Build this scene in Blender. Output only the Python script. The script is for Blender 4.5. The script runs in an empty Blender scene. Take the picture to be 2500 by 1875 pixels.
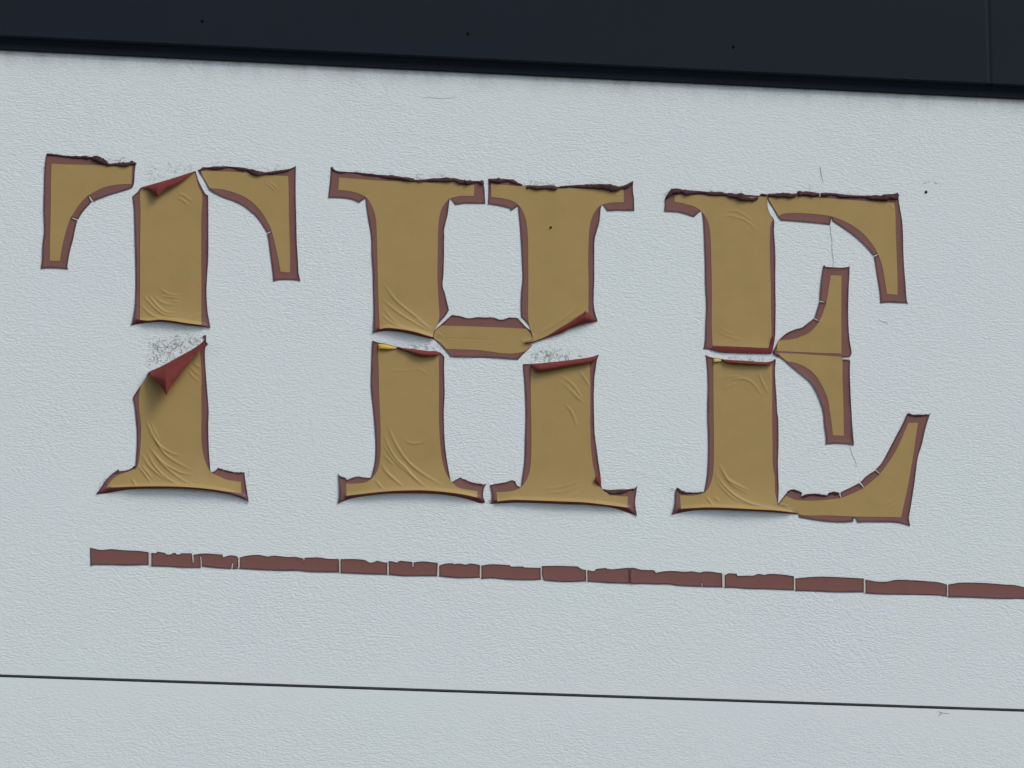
import bpy, math, random
import numpy as np
from mathutils import Vector, Matrix
from mathutils.geometry import delaunay_2d_cdt

random.seed(7)
rng = np.random.default_rng(7)
S = bpy.context.scene
COL = S.collection
rad = math.radians

# ------------------------------------------------------------------ camera
# A long lens (233 mm on 36 mm) from street level, about 10.4 m from a sign band 4.6 m up.
W0, H0, FPX = 2500.0, 1875.0, 16200.0
DIST = 10.4
SIGN_Z = 4.65
ax_x = Vector((105484, -4330, -FPX)).normalized()          # along the wall, in camera axes
ax_z = Vector((-235, 53000, -FPX))
ax_z = (ax_z - ax_x * ax_z.dot(ax_x)).normalized()         # up the wall, in camera axes
ax_y = ax_z.cross(ax_x)                                    # into the wall
ROT = Matrix((ax_x, ax_y, ax_z))                           # camera -> world
FWD = ROT @ Vector((0, 0, -1))
CAM = Vector((0, 0, SIGN_Z)) - FWD * DIST
cam = bpy.data.cameras.new('camera')
cam.sensor_width = 36.0
cam.lens = FPX / W0 * 36.0
cam.clip_start, cam.clip_end = 0.1, 5000
co = bpy.data.objects.new('camera', cam)
co.matrix_world = Matrix.Translation(CAM) @ ROT.to_4x4()
COL.objects.link(co)
S.camera = co

# ------------------------------------------------------------------ light
SUN_DIR = Vector((0.62, -0.62, 0.95)).normalized()         # towards the bright part of the cloud
w = bpy.data.worlds.new('World')
S.world = w
w.use_nodes = True
nt = w.node_tree
bg = nt.nodes['Background']
sky = nt.nodes.new('ShaderNodeTexSky')
sky.sky_type = 'NISHITA'
sky.sun_disc = False
sky.sun_elevation = math.asin(SUN_DIR.z)
sky.sun_rotation = math.atan2(SUN_DIR.x, SUN_DIR.y)
sky.air_density, sky.dust_density, sky.ozone_density = 1.0, 2.0, 1.6
nt.links.new(sky.outputs[0], bg.inputs['Color'])
bg.inputs['Strength'].default_value = 0.11
sl = bpy.data.lights.new('sun', 'SUN')
sl.energy = 1.15
sl.angle = rad(24)
sl.color = (1.0, 0.97, 0.92)
so = bpy.data.objects.new('sun', sl)
so.rotation_euler = (-SUN_DIR).to_track_quat('-Z', 'Y').to_euler()
so.location = (3, -4, 9)
COL.objects.link(so)
vs = S.view_settings
vs.view_transform, vs.look, vs.gamma, vs.use_curve_mapping = 'Standard', 'None', 1.0, False
vs.exposure = 0.40

# ------------------------------------------------------------------ survey: sign drawing -> wall
def P(x, y, h=0.0):
    """A point of the survey drawing (full-size pixels) on the plane h mm in front of the wall."""
    d = ROT @ Vector(((x - W0 / 2), -(y - H0 / 2), -FPX))
    t = (-h * 0.001 - CAM.y) / d.y
    return CAM + d * t

TILES = {'A': (80, 350, 5.53), 'B': (40, 560, 7.373), 'C': (400, 350, 5.53), 'D': (600, 500, 7.373),
         'E3': (200, 550, 5.53), 'F': (200, 780, 5.53), 'G': (200, 1000, 4.424),
         'H1': (780, 390, 5.53), 'H2': (1150, 390, 5.53), 'H3': (860, 680, 5.53), 'H4': (1160, 680, 5.53),
         'H5': (790, 950, 5.53), 'H6': (1160, 950, 5.53), 'H7': (1400, 1100, 5.53), 'H8': (1060, 440, 11.06),
         'H9': (1050, 540, 6.38), 'E1': (1600, 400, 5.53), 'E2': (1850, 440, 5.53), 'EM': (1680, 700, 5.53),
         'EF': (1620, 1000, 5.53), 'EG': (1880, 980, 5.53), 'EH': (1850, 620, 5.53), 'EI': (1900, 830, 6.143),
         'EJ': (2060, 1150, 11.06), 'S1': (200, 1310, 4.254), 'S2': (700, 1330, 4.254), 'S3': (1150, 1350, 4.254),
         'S4': (1600, 1370, 4.254), 'S5': (2000, 1380, 4.424), 'O': (0, 0, 1.0)}

def T(s):
    out, cur = [], None
    for tok in s.split():
        if ',' in tok:
            a, b = tok.split(',')
            x0, y0, k = TILES[cur]
            out.append((x0 + float(a) / k, y0 + float(b) / k))
        else:
            cur = tok
    return np.array(out)

def smooth(pts, closed=True, step=3.0, corner=38):
    """Round the traced line through its points, keeping sharp corners sharp."""
    n = len(pts)
    tang = []
    for i in range(n):
        p = pts[(i - 1) % n] if (closed or i > 0) else pts[i]
        q = pts[(i + 1) % n] if (closed or i < n - 1) else pts[i]
        a, b = pts[i] - p, q - pts[i]
        la, lb = np.hypot(*a), np.hypot(*b)
        if la < 1e-6 or lb < 1e-6:
            tang.append((b if la < 1e-6 else a, True)); continue
        ang = math.degrees(math.acos(max(-1, min(1, float(a @ b) / (la * lb)))))
        t = a / la + b / lb
        tang.append((t / (np.hypot(*t) + 1e-9), ang > corner))
    out = []
    for i in range(n if closed else n - 1):
        p, q = pts[i], pts[(i + 1) % n]
        d = q - p
        L = np.hypot(*d)
        m0 = d / L if tang[i][1] else tang[i][0]
        m1 = d / L if tang[(i + 1) % n][1] else tang[(i + 1) % n][0]
        if not closed and i == 0: m0 = d / L
        if not closed and i == n - 2: m1 = d / L
        k = max(1, int(math.ceil(L / step)))
        for j in range(k):
            u = j / k
            out.append((2*u**3 - 3*u**2 + 1) * p + (u**3 - 2*u**2 + u) * m0 * L + (-2*u**3 + 3*u**2) * q + (u**3 - u**2) * m1 * L)
    if not closed: out.append(pts[-1])
    return np.array(out)

def dist_line(p, line, closed=False):
    """Distance of points p to a polyline and the position 0..1 along it."""
    a = line if not closed else np.vstack([line, line[:1]])
    best = np.full(len(p), 1e9); pos = np.zeros(len(p))
    seg = np.hypot(*(a[1:] - a[:-1]).T); tot = seg.sum() + 1e-9; acc = 0.0
    for i in range(len(a) - 1):
        d = a[i + 1] - a[i]; L2 = float(d @ d) + 1e-12
        u = np.clip(((p - a[i]) @ d) / L2, 0, 1)
        r = p - a[i] - u[:, None] * d
        dd = np.hypot(r[:, 0], r[:, 1])
        k = dd < best
        best[k] = dd[k]; pos[k] = (acc + u[k] * seg[i]) / tot
        acc += seg[i]
    return best, pos

def inside(p, poly):
    x, y = p[:, 0], p[:, 1]
    c = np.zeros(len(p), bool)
    q = np.roll(poly, -1, axis=0)
    for (x1, y1), (x2, y2) in zip(poly, q):
        if y1 == y2: continue
        m = ((y1 > y) != (y2 > y)) & (x < (x2 - x1) * (y - y1) / (y2 - y1) + x1)
        c ^= m
    return c

def wave(p, s, k=0.0):
    """Cheap smooth noise -1..1 over the drawing."""
    x, y = p[:, 0] / s, p[:, 1] / s
    return (np.sin(x * 1.7 + 1.3 * np.sin(y * 1.1 + k) + k) + np.sin(y * 1.9 - 1.1 * np.sin(x * 0.9 - k) + 2 * k)
            + np.sin((x + y) * 1.2 + 2.1 * np.sin((x - y) * .7) + 3 * k)) / 3

# ------------------------------------------------------------------ materials
def mat(name):
    m = bpy.data.materials.new(name)
    m.use_nodes = True
    n = m.node_tree
    return m, n, n.nodes['Principled BSDF'], n.links.new

def node(n, typ, **kw):
    o = n.nodes.new('ShaderNode' + typ)
    for k, v in kw.items():
        if k in o.inputs: o.inputs[k].default_value = v
        else: setattr(o, k, v)
    return o

def ramp(n, src, stops):
    r = n.nodes.new('ShaderNodeValToRGB')
    e = r.color_ramp.elements
    while len(e) < len(stops): e.new(0.5)
    for i, (p, c) in enumerate(stops):
        e[i].position = p
        e[i].color = tuple(c) + (1,) if len(c) == 3 else c
    n.links.new(src, r.inputs[0])
    return r.outputs[0]

def mixc(n, fac, a, b):
    m = n.nodes.new('ShaderNodeMix')
    m.data_type = 'RGBA'
    for sock, v in ((m.inputs[0], fac), (m.inputs[6], a), (m.inputs[7], b)):
        if isinstance(v, (int, float)): sock.default_value = v
        elif isinstance(v, tuple): sock.default_value = v + (1,)
        else: n.links.new(v, sock)
    return m.outputs[2]

def math_(n, op, a, b=None, c=None):
    m = n.nodes.new('ShaderNodeMath'); m.operation = op
    for i, v in enumerate((a, b, c)):
        if v is None: continue
        if isinstance(v, (int, float)): m.inputs[i].default_value = v
        else: n.links.new(v, m.inputs[i])
    return m.outputs[0]

def wpos(n, scale=(1, 1, 1)):
    g = n.nodes.new('ShaderNodeNewGeometry')
    mp = n.nodes.new('ShaderNodeMapping')
    mp.inputs['Scale'].default_value = scale
    n.links.new(g.outputs['Position'], mp.inputs['Vector'])
    return mp.outputs[0]

def noise(n, vec, scale, detail=3.0, rough=0.5, dist=0.0):
    t = node(n, 'TexNoise', Scale=scale, Detail=detail, Roughness=rough, Distortion=dist)
    n.links.new(vec, t.inputs['Vector'])
    return t

def stucco():
    m, n, b, L = mat('stucco_render')
    g = n.nodes.new('ShaderNodeNewGeometry')
    warp = noise(n, wpos(n), 9.0, 2.0)
    sub = node(n, 'VectorMath', operation='SUBTRACT'); L(warp.outputs['Color'], sub.inputs[0]); sub.inputs[1].default_value = (.5, .5, .5)
    sc = node(n, 'VectorMath', operation='SCALE'); L(sub.outputs[0], sc.inputs[0]); sc.inputs['Scale'].default_value = 0.030
    ad = node(n, 'VectorMath', operation='ADD'); L(g.outputs['Position'], ad.inputs[0]); L(sc.outputs[0], ad.inputs[1])
    mp = node(n, 'Mapping'); L(ad.outputs[0], mp.inputs['Vector']); mp.inputs['Scale'].default_value = (0.42, 1, 1.0); mp.inputs['Rotation'].default_value = (0, rad(17), 0)
    r1 = noise(n, mp.outputs[0], 410.0, 2.0, 0.5, 0.4)
    r2 = noise(n, mp.outputs[0], 120.0, 1.0, 0.5, 0.3)
    h = math_(n, 'ADD', math_(n, 'MULTIPLY', ramp(n, r1.outputs['Fac'], [(0.36, (0, 0, 0)), (0.62, (1, 1, 1))]), 1.0), math_(n, 'MULTIPLY', r2.outputs['Fac'], 0.8))
    # the trowel smoothed the render near the joint and the fascia: attribute 'calm' 0..1
    at = node(n, 'Attribute', attribute_name='calm')
    patch = noise(n, wpos(n), 5.0, 2.0)
    amp = math_(n, 'MULTIPLY', math_(n, 'SUBTRACT', 1.0, at.outputs['Fac']), math_(n, 'ADD', 0.30, math_(n, 'MULTIPLY', patch.outputs['Fac'], 1.3)))
    bp = node(n, 'Bump', Distance=0.00044); L(math_(n, 'MULTIPLY', h, amp), bp.inputs['Height']); bp.inputs['Strength'].default_value = 0.75
    L(bp.outputs[0], b.inputs['Normal'])
    tint = noise(n, wpos(n), 3.0, 3.0)
    col = mixc(n, ramp(n, tint.outputs['Fac'], [(0.35, (0, 0, 0)), (0.65, (1, 1, 1))]), (0.762, 0.817, 0.772), (0.770, 0.813, 0.784))
    grime = noise(n, wpos(n, (1.0, 1, .35)), 34.0, 5.0, .65)
    dt = node(n, 'Attribute', attribute_name='grime')
    f = math_(n, 'MULTIPLY', ramp(n, grime.outputs['Fac'], [(0.42, (0, 0, 0)), (0.72, (1, 1, 1))]), dt.outputs['Fac'])
    col = mixc(n, math_(n, 'MULTIPLY', f, 0.62), col, (0.33, 0.32, 0.265))
    L(col, b.inputs['Base Color'])
    b.inputs['Roughness'].default_value = 0.85
    b.inputs['Specular IOR Level'].default_value = 0.25
    return m

def film(name, base, edge, back, rough=0.5):
    """Self-adhesive sheet: printed front, tinted back, margins mixed to dark maroon towards the outline."""
    m, n, b, L = mat(name)
    t = noise(n, wpos(n), 26.0, 4.0, .6)
    f = noise(n, wpos(n), 900.0, 2.0)
    v = mixc(n, ramp(n, t.outputs['Fac'], [(0.3, (0, 0, 0)), (0.7, (1, 1, 1))]), tuple(c * 0.95 for c in base), tuple(c * 1.04 for c in base))
    v = mixc(n, math_(n, 'MULTIPLY', f.outputs['Fac'], 0.10), v, tuple(c * 0.6 for c in base))
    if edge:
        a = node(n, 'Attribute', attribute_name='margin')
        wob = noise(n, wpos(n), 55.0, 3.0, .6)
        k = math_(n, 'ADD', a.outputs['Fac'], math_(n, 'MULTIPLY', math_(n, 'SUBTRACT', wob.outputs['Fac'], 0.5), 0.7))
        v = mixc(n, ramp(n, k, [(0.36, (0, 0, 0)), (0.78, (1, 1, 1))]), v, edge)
    if back:
        g = n.nodes.new('ShaderNodeNewGeometry')
        v = mixc(n, g.outputs['Backfacing'], v, back)
    L(v, b.inputs['Base Color'])
    b.inputs['Roughness'].default_value = rough
    b.inputs['Specular IOR Level'].default_value = 0.3
    bp = node(n, 'Bump', Distance=0.0004, Strength=0.12); L(f.outputs['Fac'], bp.inputs['Height']); L(bp.outputs[0], b.inputs['Normal'])
    return m

def plain(name, base, rough=.6, var=.15, scale=40.0, spec=.3, bump=0.0):
    m, n, b, L = mat(name)
    t = noise(n, wpos(n), scale, 4.0, .6)
    L(mixc(n, t.outputs['Fac'], tuple(c * (1 - var) for c in base), tuple(c * (1 + var) for c in base)), b.inputs['Base Color'])
    b.inputs['Roughness'].default_value = rough
    b.inputs['Specular IOR Level'].default_value = spec
    if bump:
        bp = node(n, 'Bump', Distance=bump, Strength=1.0); L(t.outputs['Fac'], bp.inputs['Height']); L(bp.outputs[0], b.inputs['Normal'])
    return m

BROWN, GOLD, RED = (0.208, 0.083, 0.063), (0.410, 0.272, 0.086), (0.182, 0.040, 0.033)
M = {
    'stucco': stucco(),
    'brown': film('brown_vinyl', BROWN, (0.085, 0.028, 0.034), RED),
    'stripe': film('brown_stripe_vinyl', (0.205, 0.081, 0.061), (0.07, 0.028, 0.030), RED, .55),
    'gold': film('gold_vinyl', GOLD, None, RED, .5),
    'lit_gold': film('lit_gold_vinyl', (0.62, 0.40, 0.06), None, None, .45),  # gold film with sky light on upturned folds put into its colour
    'red': plain('red_vinyl_back', RED, .8, .22, 60.0, .12),
    'under': plain('red_vinyl_underside', (0.15, 0.030, 0.026), .6, .2, 60.0),
    'torn': plain('weathered_vinyl', (0.068, 0.028, 0.029), .75, .7, 170.0, .2, .001),
    'glue': plain('old_adhesive', (0.66, 0.63, 0.54), .8, .08, 60.0, .2),
    'soot': plain('sooty_residue', (0.36, 0.365, 0.34), .9, .7, 260.0, .1),
    'navy': plain('navy_coated_metal', (0.0062, 0.0122, 0.0195), .62, .10, 5.0, .13),
    'seal': plain('rubber_gasket', (0.11, 0.115, 0.115), .7, .1, 50.0, .3),
    'black': plain('black_recess', (0.01, 0.01, 0.01), .9, .1, 50.0, .1),
    'screw': plain('dark_screw_cap', (0.0042, 0.0065, 0.0095), .9, .1, 50.0, .03),
    'hole': plain('rusty_pin', (0.018, 0.014, 0.012), .8, .2, 300.0, .2),
    'asphalt': plain('asphalt', (0.05, 0.05, 0.052), .9, .25, 12.0, .3),
    'paving': plain('concrete_paving', (0.28, 0.27, 0.255), .9, .12, 6.0, .3),
}

# ------------------------------------------------------------------ object helpers
def link(name, verts, faces, m, parent=None, smooth_=True, attrs=None):
    me = bpy.data.meshes.new(name)
    me.from_pydata([tuple(v) for v in verts], [], faces)
    me.materials.append(m)
    if smooth_: me.polygons.foreach_set('use_smooth', [True] * len(me.polygons))
    for k, v in (attrs or {}).items():
        me.attributes.new(k, 'FLOAT', 'POINT').data.foreach_set('value', np.asarray(v, dtype=np.float32))
    me.update()
    o = bpy.data.objects.new(name, me)
    COL.objects.link(o)
    if parent is not None: attach(o, parent)
    return o

ANCHOR = {}
def attach(o, parent):
    o.parent = parent
    a = ANCHOR.get(parent.name, Vector((0, 0, 0)))
    o.matrix_parent_inverse = Matrix.Translation(-a)
    ANCHOR[o.name] = Vector((0, 0, 0))

def thing(name, label, cat, loc, group=None):
    o = bpy.data.objects.new(name, None)
    o.empty_display_size = 0.1
    o.location = loc
    COL.objects.link(o)
    ANCHOR[o.name] = Vector(loc)
    o['label'], o['category'] = label, cat
    if group: o['group'] = group
    return o

def box(x0, x1, y0, y1, z0, z1):
    v = [(x, y, z) for x in (x0, x1) for y in (y0, y1) for z in (z0, z1)]
    f = [(0, 1, 3, 2), (4, 6, 7, 5), (0, 4, 5, 1), (2, 3, 7, 6), (0, 2, 6, 4), (1, 5, 7, 3)]
    return v, f

def extrude_x(profile, x0, x1):
    n = len(profile)
    v = [(x0, y, z) for y, z in profile] + [(x1, y, z) for y, z in profile]
    f = [(i, (i + 1) % n, n + (i + 1) % n, n + i) for i in range(n)]
    f += [tuple(range(n))[::-1], tuple(range(n, 2 * n))]
    return v, f

def fill(outline, step, inner=()):
    """Triangulate an outline with a regular field of points inside. Returns points, triangles, boundary edges."""
    lo, hi = outline.min(0), outline.max(0)
    gx, gy = np.meshgrid(np.arange(lo[0], hi[0], step), np.arange(lo[1], hi[1], step * .87))
    gx[1::2] += step * .5
    g = np.column_stack([gx.ravel(), gy.ravel()])
    g = g[inside(g, outline)]
    if len(g):
        d, _ = dist_line(g, outline, True)
        g = g[d > step * .45]
    pts = [Vector(p) for p in outline] + [Vector(p) for p in g]
    n = len(outline)
    vo, eo, fo, _, _, _ = delaunay_2d_cdt(pts, [], [list(range(n))], 1, 1e-4)
    v = np.array([(p.x, p.y) for p in vo])
    tris = []
    for f in fo:
        a, b, c = v[f[0]], v[f[1]], v[f[2]]
        s = (b[0]-a[0])*(c[1]-a[1]) - (b[1]-a[1])*(c[0]-a[0])
        tris.append(tuple(f) if s < 0 else tuple(reversed(f)))   # drawing y runs down: this order faces the street
    cnt = {}
    for f in tris:
        for i in range(len(f)):
            a, b = f[i], f[(i + 1) % len(f)]
            cnt[(a, b)] = 1
    edges = [(a, b) for (a, b) in cnt if (b, a) not in cnt]
    return v, tris, edges

def sheet(name, outline, hfun, m, parent, step=3.0, thick=0.7, margin=0.0):
    v, tris, edges = fill(outline, step)
    h = hfun(v)
    verts = [P(x, y, z) for (x, y), z in zip(v, h)]
    rim = sorted({a for e in edges for a in e})
    top = {a: len(verts) + i for i, a in enumerate(rim)}          # own row of points, so the cut edge stays crisp
    idx = {a: len(verts) + len(rim) + i for i, a in enumerate(rim)}
    verts += [P(v[a][0], v[a][1], h[a]) for a in rim]
    verts += [P(v[a][0], v[a][1], max(0.15, h[a] - thick)) for a in rim]
    faces = tris + [(top[b], top[a], idx[a], idx[b]) for a, b in edges]
    at = {}
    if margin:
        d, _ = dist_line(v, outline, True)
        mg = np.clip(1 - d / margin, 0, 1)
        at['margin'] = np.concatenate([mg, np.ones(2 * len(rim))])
    return link(name, verts, faces, m, parent, True, at)

def height(outline, wrinkles=(), lifts=(), curl=1.5, base=0.4, seed=0.0):
    """Millimetres off the wall: slightly lifted margins, curled lips, wrinkles in the slack sheet."""
    wr = [(smooth(T(s), False, 4.0), a, w) for s, a, w in wrinkles]
    lf = [(smooth(T(s), False, 6.0), H, wd) for s, H, wd in lifts]
    def f(p):
        d, _ = dist_line(p, outline, True)
        h = base + 0.25 * wave(p, 60, seed) + curl * np.exp(-d / 5.5) * (0.75 + 0.5 * wave(p, 34, seed + 2))
        for line, H, wd in lf:
            e, u = dist_line(p, line)
            t = np.clip(1 - e / wd, 0, 1)
            h += H * t ** 2.2 * (0.45 + 0.55 * np.sin(np.pi * np.clip(u, 0.02, .98)) ** .6)
        for line, a, wd in wr:
            e, u = dist_line(p, line)
            h += .85 * a * np.exp(-(e / (.72 * wd)) ** 2) * np.sin(np.pi * np.clip(u, 0, 1)) ** .7
        return np.maximum(h, 0.3)
    return f

def lip(parent, top, bottom, hfun):
    """Underside of a lower edge that has curled away from the wall."""
    a, b = smooth(T(top), False, 3.0), smooth(T(bottom), False, 3.0)
    n = 60
    def rs(l):
        s = np.concatenate([[0], np.cumsum(np.hypot(*(l[1:] - l[:-1]).T))]); s /= s[-1]
        u = np.linspace(0, 1, n)
        return np.column_stack([np.interp(u, s, l[:, 0]), np.interp(u, s, l[:, 1])])
    a, b = rs(a), rs(b)
    ha = hfun(a)
    rows = []
    for k, t in enumerate((0, .35, .7, 1.0)):
        p = a * (1 - t) + b * t
        h = (ha - 0.15) * (1 - t) ** 1.3 + 0.5 * t
        rows += [P(x, y, z) for (x, y), z in zip(p, h)]
    f = [(k*n + i, (k+1)*n + i, (k+1)*n + i + 1, k*n + i + 1) for k in range(3) for i in range(n - 1)]
    return link('curled_lip', rows, f, M['under'], parent)

def flap(parent, name, fold, free, hfun, m, k=0.5, lift=0.0):
    """A tongue of sheet peeled over towards the street; fold and free edge share their ends."""
    a, b = smooth(T(fold), False, 2.5), smooth(T(free), False, 2.5)
    out = np.vstack([a, b[::-1]])
    keep = [0]
    for i in range(1, len(out)):
        if np.hypot(*(out[i] - out[keep[-1]])) > 0.4: keep.append(i)
    if np.hypot(*(out[keep[-1]] - out[0])) < 0.4: keep.pop()
    out = out[keep]
    base0 = hfun(a).mean()
    def hf(p):
        d0, _ = dist_line(p, a); d1, _ = dist_line(p, b)
        wd = (d0 + d1) * 0.642
        t = d0 / (d0 + d1 + 1e-6)
        return base0 + 0.4 + 0.35 * np.minimum(1, wd / 12) * wave(p, 9, k * 7) + lift * t + k * wd * np.sin(np.pi * (0.10 + 0.70 * t))
    return sheet(name, out, hf, m, parent, 2.2, 0.5)

def roll(parent, line, radii, seed):
    """Torn upper edge that has rolled up into a crumpled cord."""
    p = smooth(T(line), False, 2.5)
    n = len(p)
    r0 = np.interp(np.linspace(0, 1, n), np.linspace(0, 1, len(radii)), radii)
    lr = np.random.default_rng(seed)
    K = 10
    fold = np.interp(np.arange(n), np.arange(0, n + 5, 5), lr.normal(0, 1, len(np.arange(0, n + 5, 5))))
    tilt = np.interp(np.arange(n), np.arange(0, n + 9, 9), lr.normal(0, .5, len(np.arange(0, n + 9, 9))))
    verts, faces = [], []
    for i in range(n):
        t = p[min(i + 1, n - 1)] - p[max(i - 1, 0)]
        t /= np.hypot(*t) + 1e-9
        nn = np.array((-t[1], t[0]))
        r = r0[i] * .74 * (1 + 0.20 * fold[i] + lr.normal(0, .06))
        r = max(r, .5)
        if i in (0, n - 1): r *= .5
        off = lr.normal(0, .3) + .3 * fold[i]
        for k in range(K):
            q = 2 * math.pi * k / K
            rk = r * (1 + .28 * math.sin(2 * q + fold[i] * 1.6) + .16 * math.sin(3 * q + tilt[i] * 4) + lr.normal(0, .05))
            c = p[i] + nn * (rk * math.cos(q) + off)
            hh = 0.7 + 0.642 * 0.55 * (r + rk * math.sin(q + tilt[i]))
            verts.append(P(c[0], c[1], max(.2, hh)))
    for i in range(n - 1):
        for k in range(K):
            faces.append((i*K + k, i*K + (k+1) % K, (i+1)*K + (k+1) % K, (i+1)*K + k))
    faces += [tuple(range(K))[::-1], tuple(range((n-1)*K, n*K))]
    return link('rolled_edge', verts, faces, M['torn'], parent)

# ------------------------------------------------------------------ setting: ground, wall, fascia
v, f = [(-400, -400, 0), (400, -400, 0), (400, 60, 0), (-400, 60, 0)], [(0, 1, 2, 3)]
o = link('ground', v, f, M['asphalt'], None, False); o['kind'] = 'structure'
v, f = box(-30, 30, -3.2, -0.002, 0.0, 0.12)
o = link('pavement', v, f, M['paving'], None, False); o['kind'] = 'structure'

zl = lambda y: P(1250, y).z
Z_J0, Z_J1 = P(1250, 1695.6).z, P(1250, 1688.4).z      # joint between the two rendered panels
Z_F = P(1250, 183.5).z                                 # lower edge of the fascia on the wall
wall = thing('rendered_wall', 'white rough rendered wall with a dark horizontal joint near the bottom', 'wall', (0, 0, 0))

def panel(z0, z1, x0, x1, top_grime):
    xs = np.linspace(x0, x1, 61)
    zs = np.unique(np.concatenate([np.linspace(z0, z1, 25), z0 + np.array([0, .004, .012, .03, .06]), z1 - np.array([0, .004, .012, .03, .06, .1])]))
    zs = zs[(zs >= z0) & (zs <= z1)]
    V, A, G = [], [], []
    for z in zs:
        for x in xs:
            V.append((x, 0, z))
            A.append(max(math.exp(-(z - z0) / .012), math.exp(-(z1 - z) / (.045 if top_grime else .03))) * .85)
            G.append(math.exp(-max(0, Z_F - z) / .011) if top_grime else 0.0)
    nx = len(xs)
    F = [(j*nx + i, j*nx + i + 1, (j+1)*nx + i + 1, (j+1)*nx + i) for j in range(len(zs) - 1) for i in range(nx - 1)]
    # returns into the wall at the four edges
    b0 = len(V)
    cs = [(x0, z0), (x1, z0), (x1, z1), (x0, z1)]
    V += [(x, 0, z) for x, z in cs] + [(x, .2, z) for x, z in cs]
    F += [(b0 + i, b0 + 4 + i, b0 + 4 + (i + 1) % 4, b0 + (i + 1) % 4) for i in range(4)]
    A += [1] * 8; G += [0] * 8
    return V, F, {'calm': A, 'grime': G}

XA, XB = -7.0, 7.0
V, F, at = panel(0.1, Z_J0, XA, XB, False)
o = link('lower_panel', V, F, M['stucco'], wall, False, at)
V, F, at = panel(Z_J1, Z_F + .05, XA, XB, True)
o = link('upper_panel', V, F, M['stucco'], wall, False, at)
zj = (Z_J0 + Z_J1) / 2
v, f = box(XA, XB, .0022, .03, zj + .0002, Z_J1 + .004)
link('joint_gasket', v, f, M['seal'], wall, False)
v, f = box(XA, XB, .010, .035, Z_J0 - .004, zj + .0001)
link('joint_recess', v, f, M['black'], wall, False)

def ribbon(name, line, widths, m, parent, h=.45):
    p = smooth(T(line), False, 3.0, 80)
    n = len(p)
    wd = np.interp(np.linspace(0, 1, n), np.linspace(0, 1, len(widths)), widths)
    vs_, fs_ = [], []
    for i in range(n):
        t = p[min(i+1, n-1)] - p[max(i-1, 0)]; t /= np.hypot(*t)
        nn = np.array((-t[1], t[0])); j = rng.normal(0, .5)
        for s in (-1, 1):
            q = p[i] + nn * (s * wd[i] / 2 + j)
            vs_.append(P(q[0], q[1], h))
    fs_ = [(2*i, 2*i+1, 2*i+3, 2*i+2) for i in range(n - 1)]
    return link(name, vs_, fs_, m, parent, False)

for s, wd in (('O 2002,408 2004,420 2007,434 2010,448', (2.2, 1.6, .7)),
              ('O 2026,550 2028,570 2031,590 2031,610 2034,630 2035,650', (1.4, 1.5, 1.0, 1.4, .9)),
              ('O 1034,237 1050,238 1075,240 1100,239 1112,238', (.5, .9, .5)),
              ('O 2075,1088 2079,1105 2086,1120 2091,1138', (.7, 1.2, .8)),
              ('O 2147,779 2153,785 2160,786 2168,791', (.9, 1.4, .8)),
              ('O 2290,1737 2299,1740 2306,1741 2318,1743', (1.0, 1.4, .9)),
              ('O 2292,1748 2296,1744 2300,1741', (2.0, 1.2)),
              ('O 2255,448 2262,446', (1.6, 1.2)), ('O 2266,444 2271,441', (1.4, 1.2)), ('O 2282,446 2288,449', (2.2, 1.6))):
    ribbon('crack', s, wd, M['soot'], wall, .35)

def dome(name, x, y, r, h0, hh, m, parent):
    vs_ = [P(x, y, h0 + hh)]; fs_ = []
    K = 12
    for j, (q, k) in enumerate(((.55, .8), (1.0, 0))):
        for i in range(K):
            a = 2 * math.pi * i / K
            vs_.append(P(x + r * q * math.cos(a), y + r * q * math.sin(a), h0 + hh * k))
    for i in range(K):
        fs_.append((0, 1 + (i + 1) % K, 1 + i))
        fs_.append((1 + i, 1 + (i + 1) % K, 1 + K + (i + 1) % K, 1 + K + i))
    return link(name, vs_, fs_, m, parent)

dome('pin', 2261, 469, 3.6, 0, 2.0, M['hole'], wall)

fascia = thing('metal_fascia', 'dark navy metal fascia along the top of the white wall', 'fascia', (0, 0, Z_F))
OUT = 0.019
def at_depth(y, mm): return P(1250, y, mm).z
zf1 = at_depth(150, OUT * 1000)                        # where the face turns under
zf2 = at_depth(167, 7)                                # inner end of the turned-under strip
ZT = zf1 + .55
prof = [(-OUT, ZT), (-OUT, zf1 + .003), (-OUT + .0012, zf1 + .0008), (-OUT + .0035, zf1), (-OUT + .006, zf1 + .002), (-OUT + .006, ZT)]
xj = P(2415, 120, OUT * 1000).x
for a, b in ((XA, xj - 0.005), (xj + 0.005, XB)):
    v, f = extrude_x(prof, a, b)
    link('fascia_panel', v, f, M['navy'], fascia, False)
vx = (xj - .005, xj - .0025, xj, xj + .0025, xj + .005); vy = (0, .0004, .0010, .0004, 0)
v = [(x, -OUT + y + dy, z) for z, dy in ((zf1 + .003, 0), (zf1 + .0005, .0022), (ZT, 0)) for x, y in zip(vx, vy)]
f = [(i + 10, i + 11, i + 1, i) for i in range(4)] + [(i, i + 1, i + 6, i + 5) for i in range(4)]
link('panel_joint', v, f, M['navy'], fascia, False)
v, f = extrude_x([(-OUT + .0062, zf1 + .0005), (-OUT + .0062, zf1 + .006), (.02, zf1 + .006), (.02, zf1 + .0045), (-.014, zf2 + .001), (-.014, Z_F - .0006), (-.0125, Z_F - .0012), (-.0005, Z_F - .0006), (-.0005, zf1 + .02), (-.03, zf1 + .02)][:1] +
                 [(-.0075, zf2), (-.0068, Z_F + .0006), (-.0055, Z_F), (-.0008, Z_F), (-.0008, ZT - .05), (-OUT + .0062, ZT - .05)], XA, XB)
link('drip_edge', v, f, M['navy'], fascia, False)
v, f = box(XA, XB, -OUT - .01, .25, ZT, ZT + .03)
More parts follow.
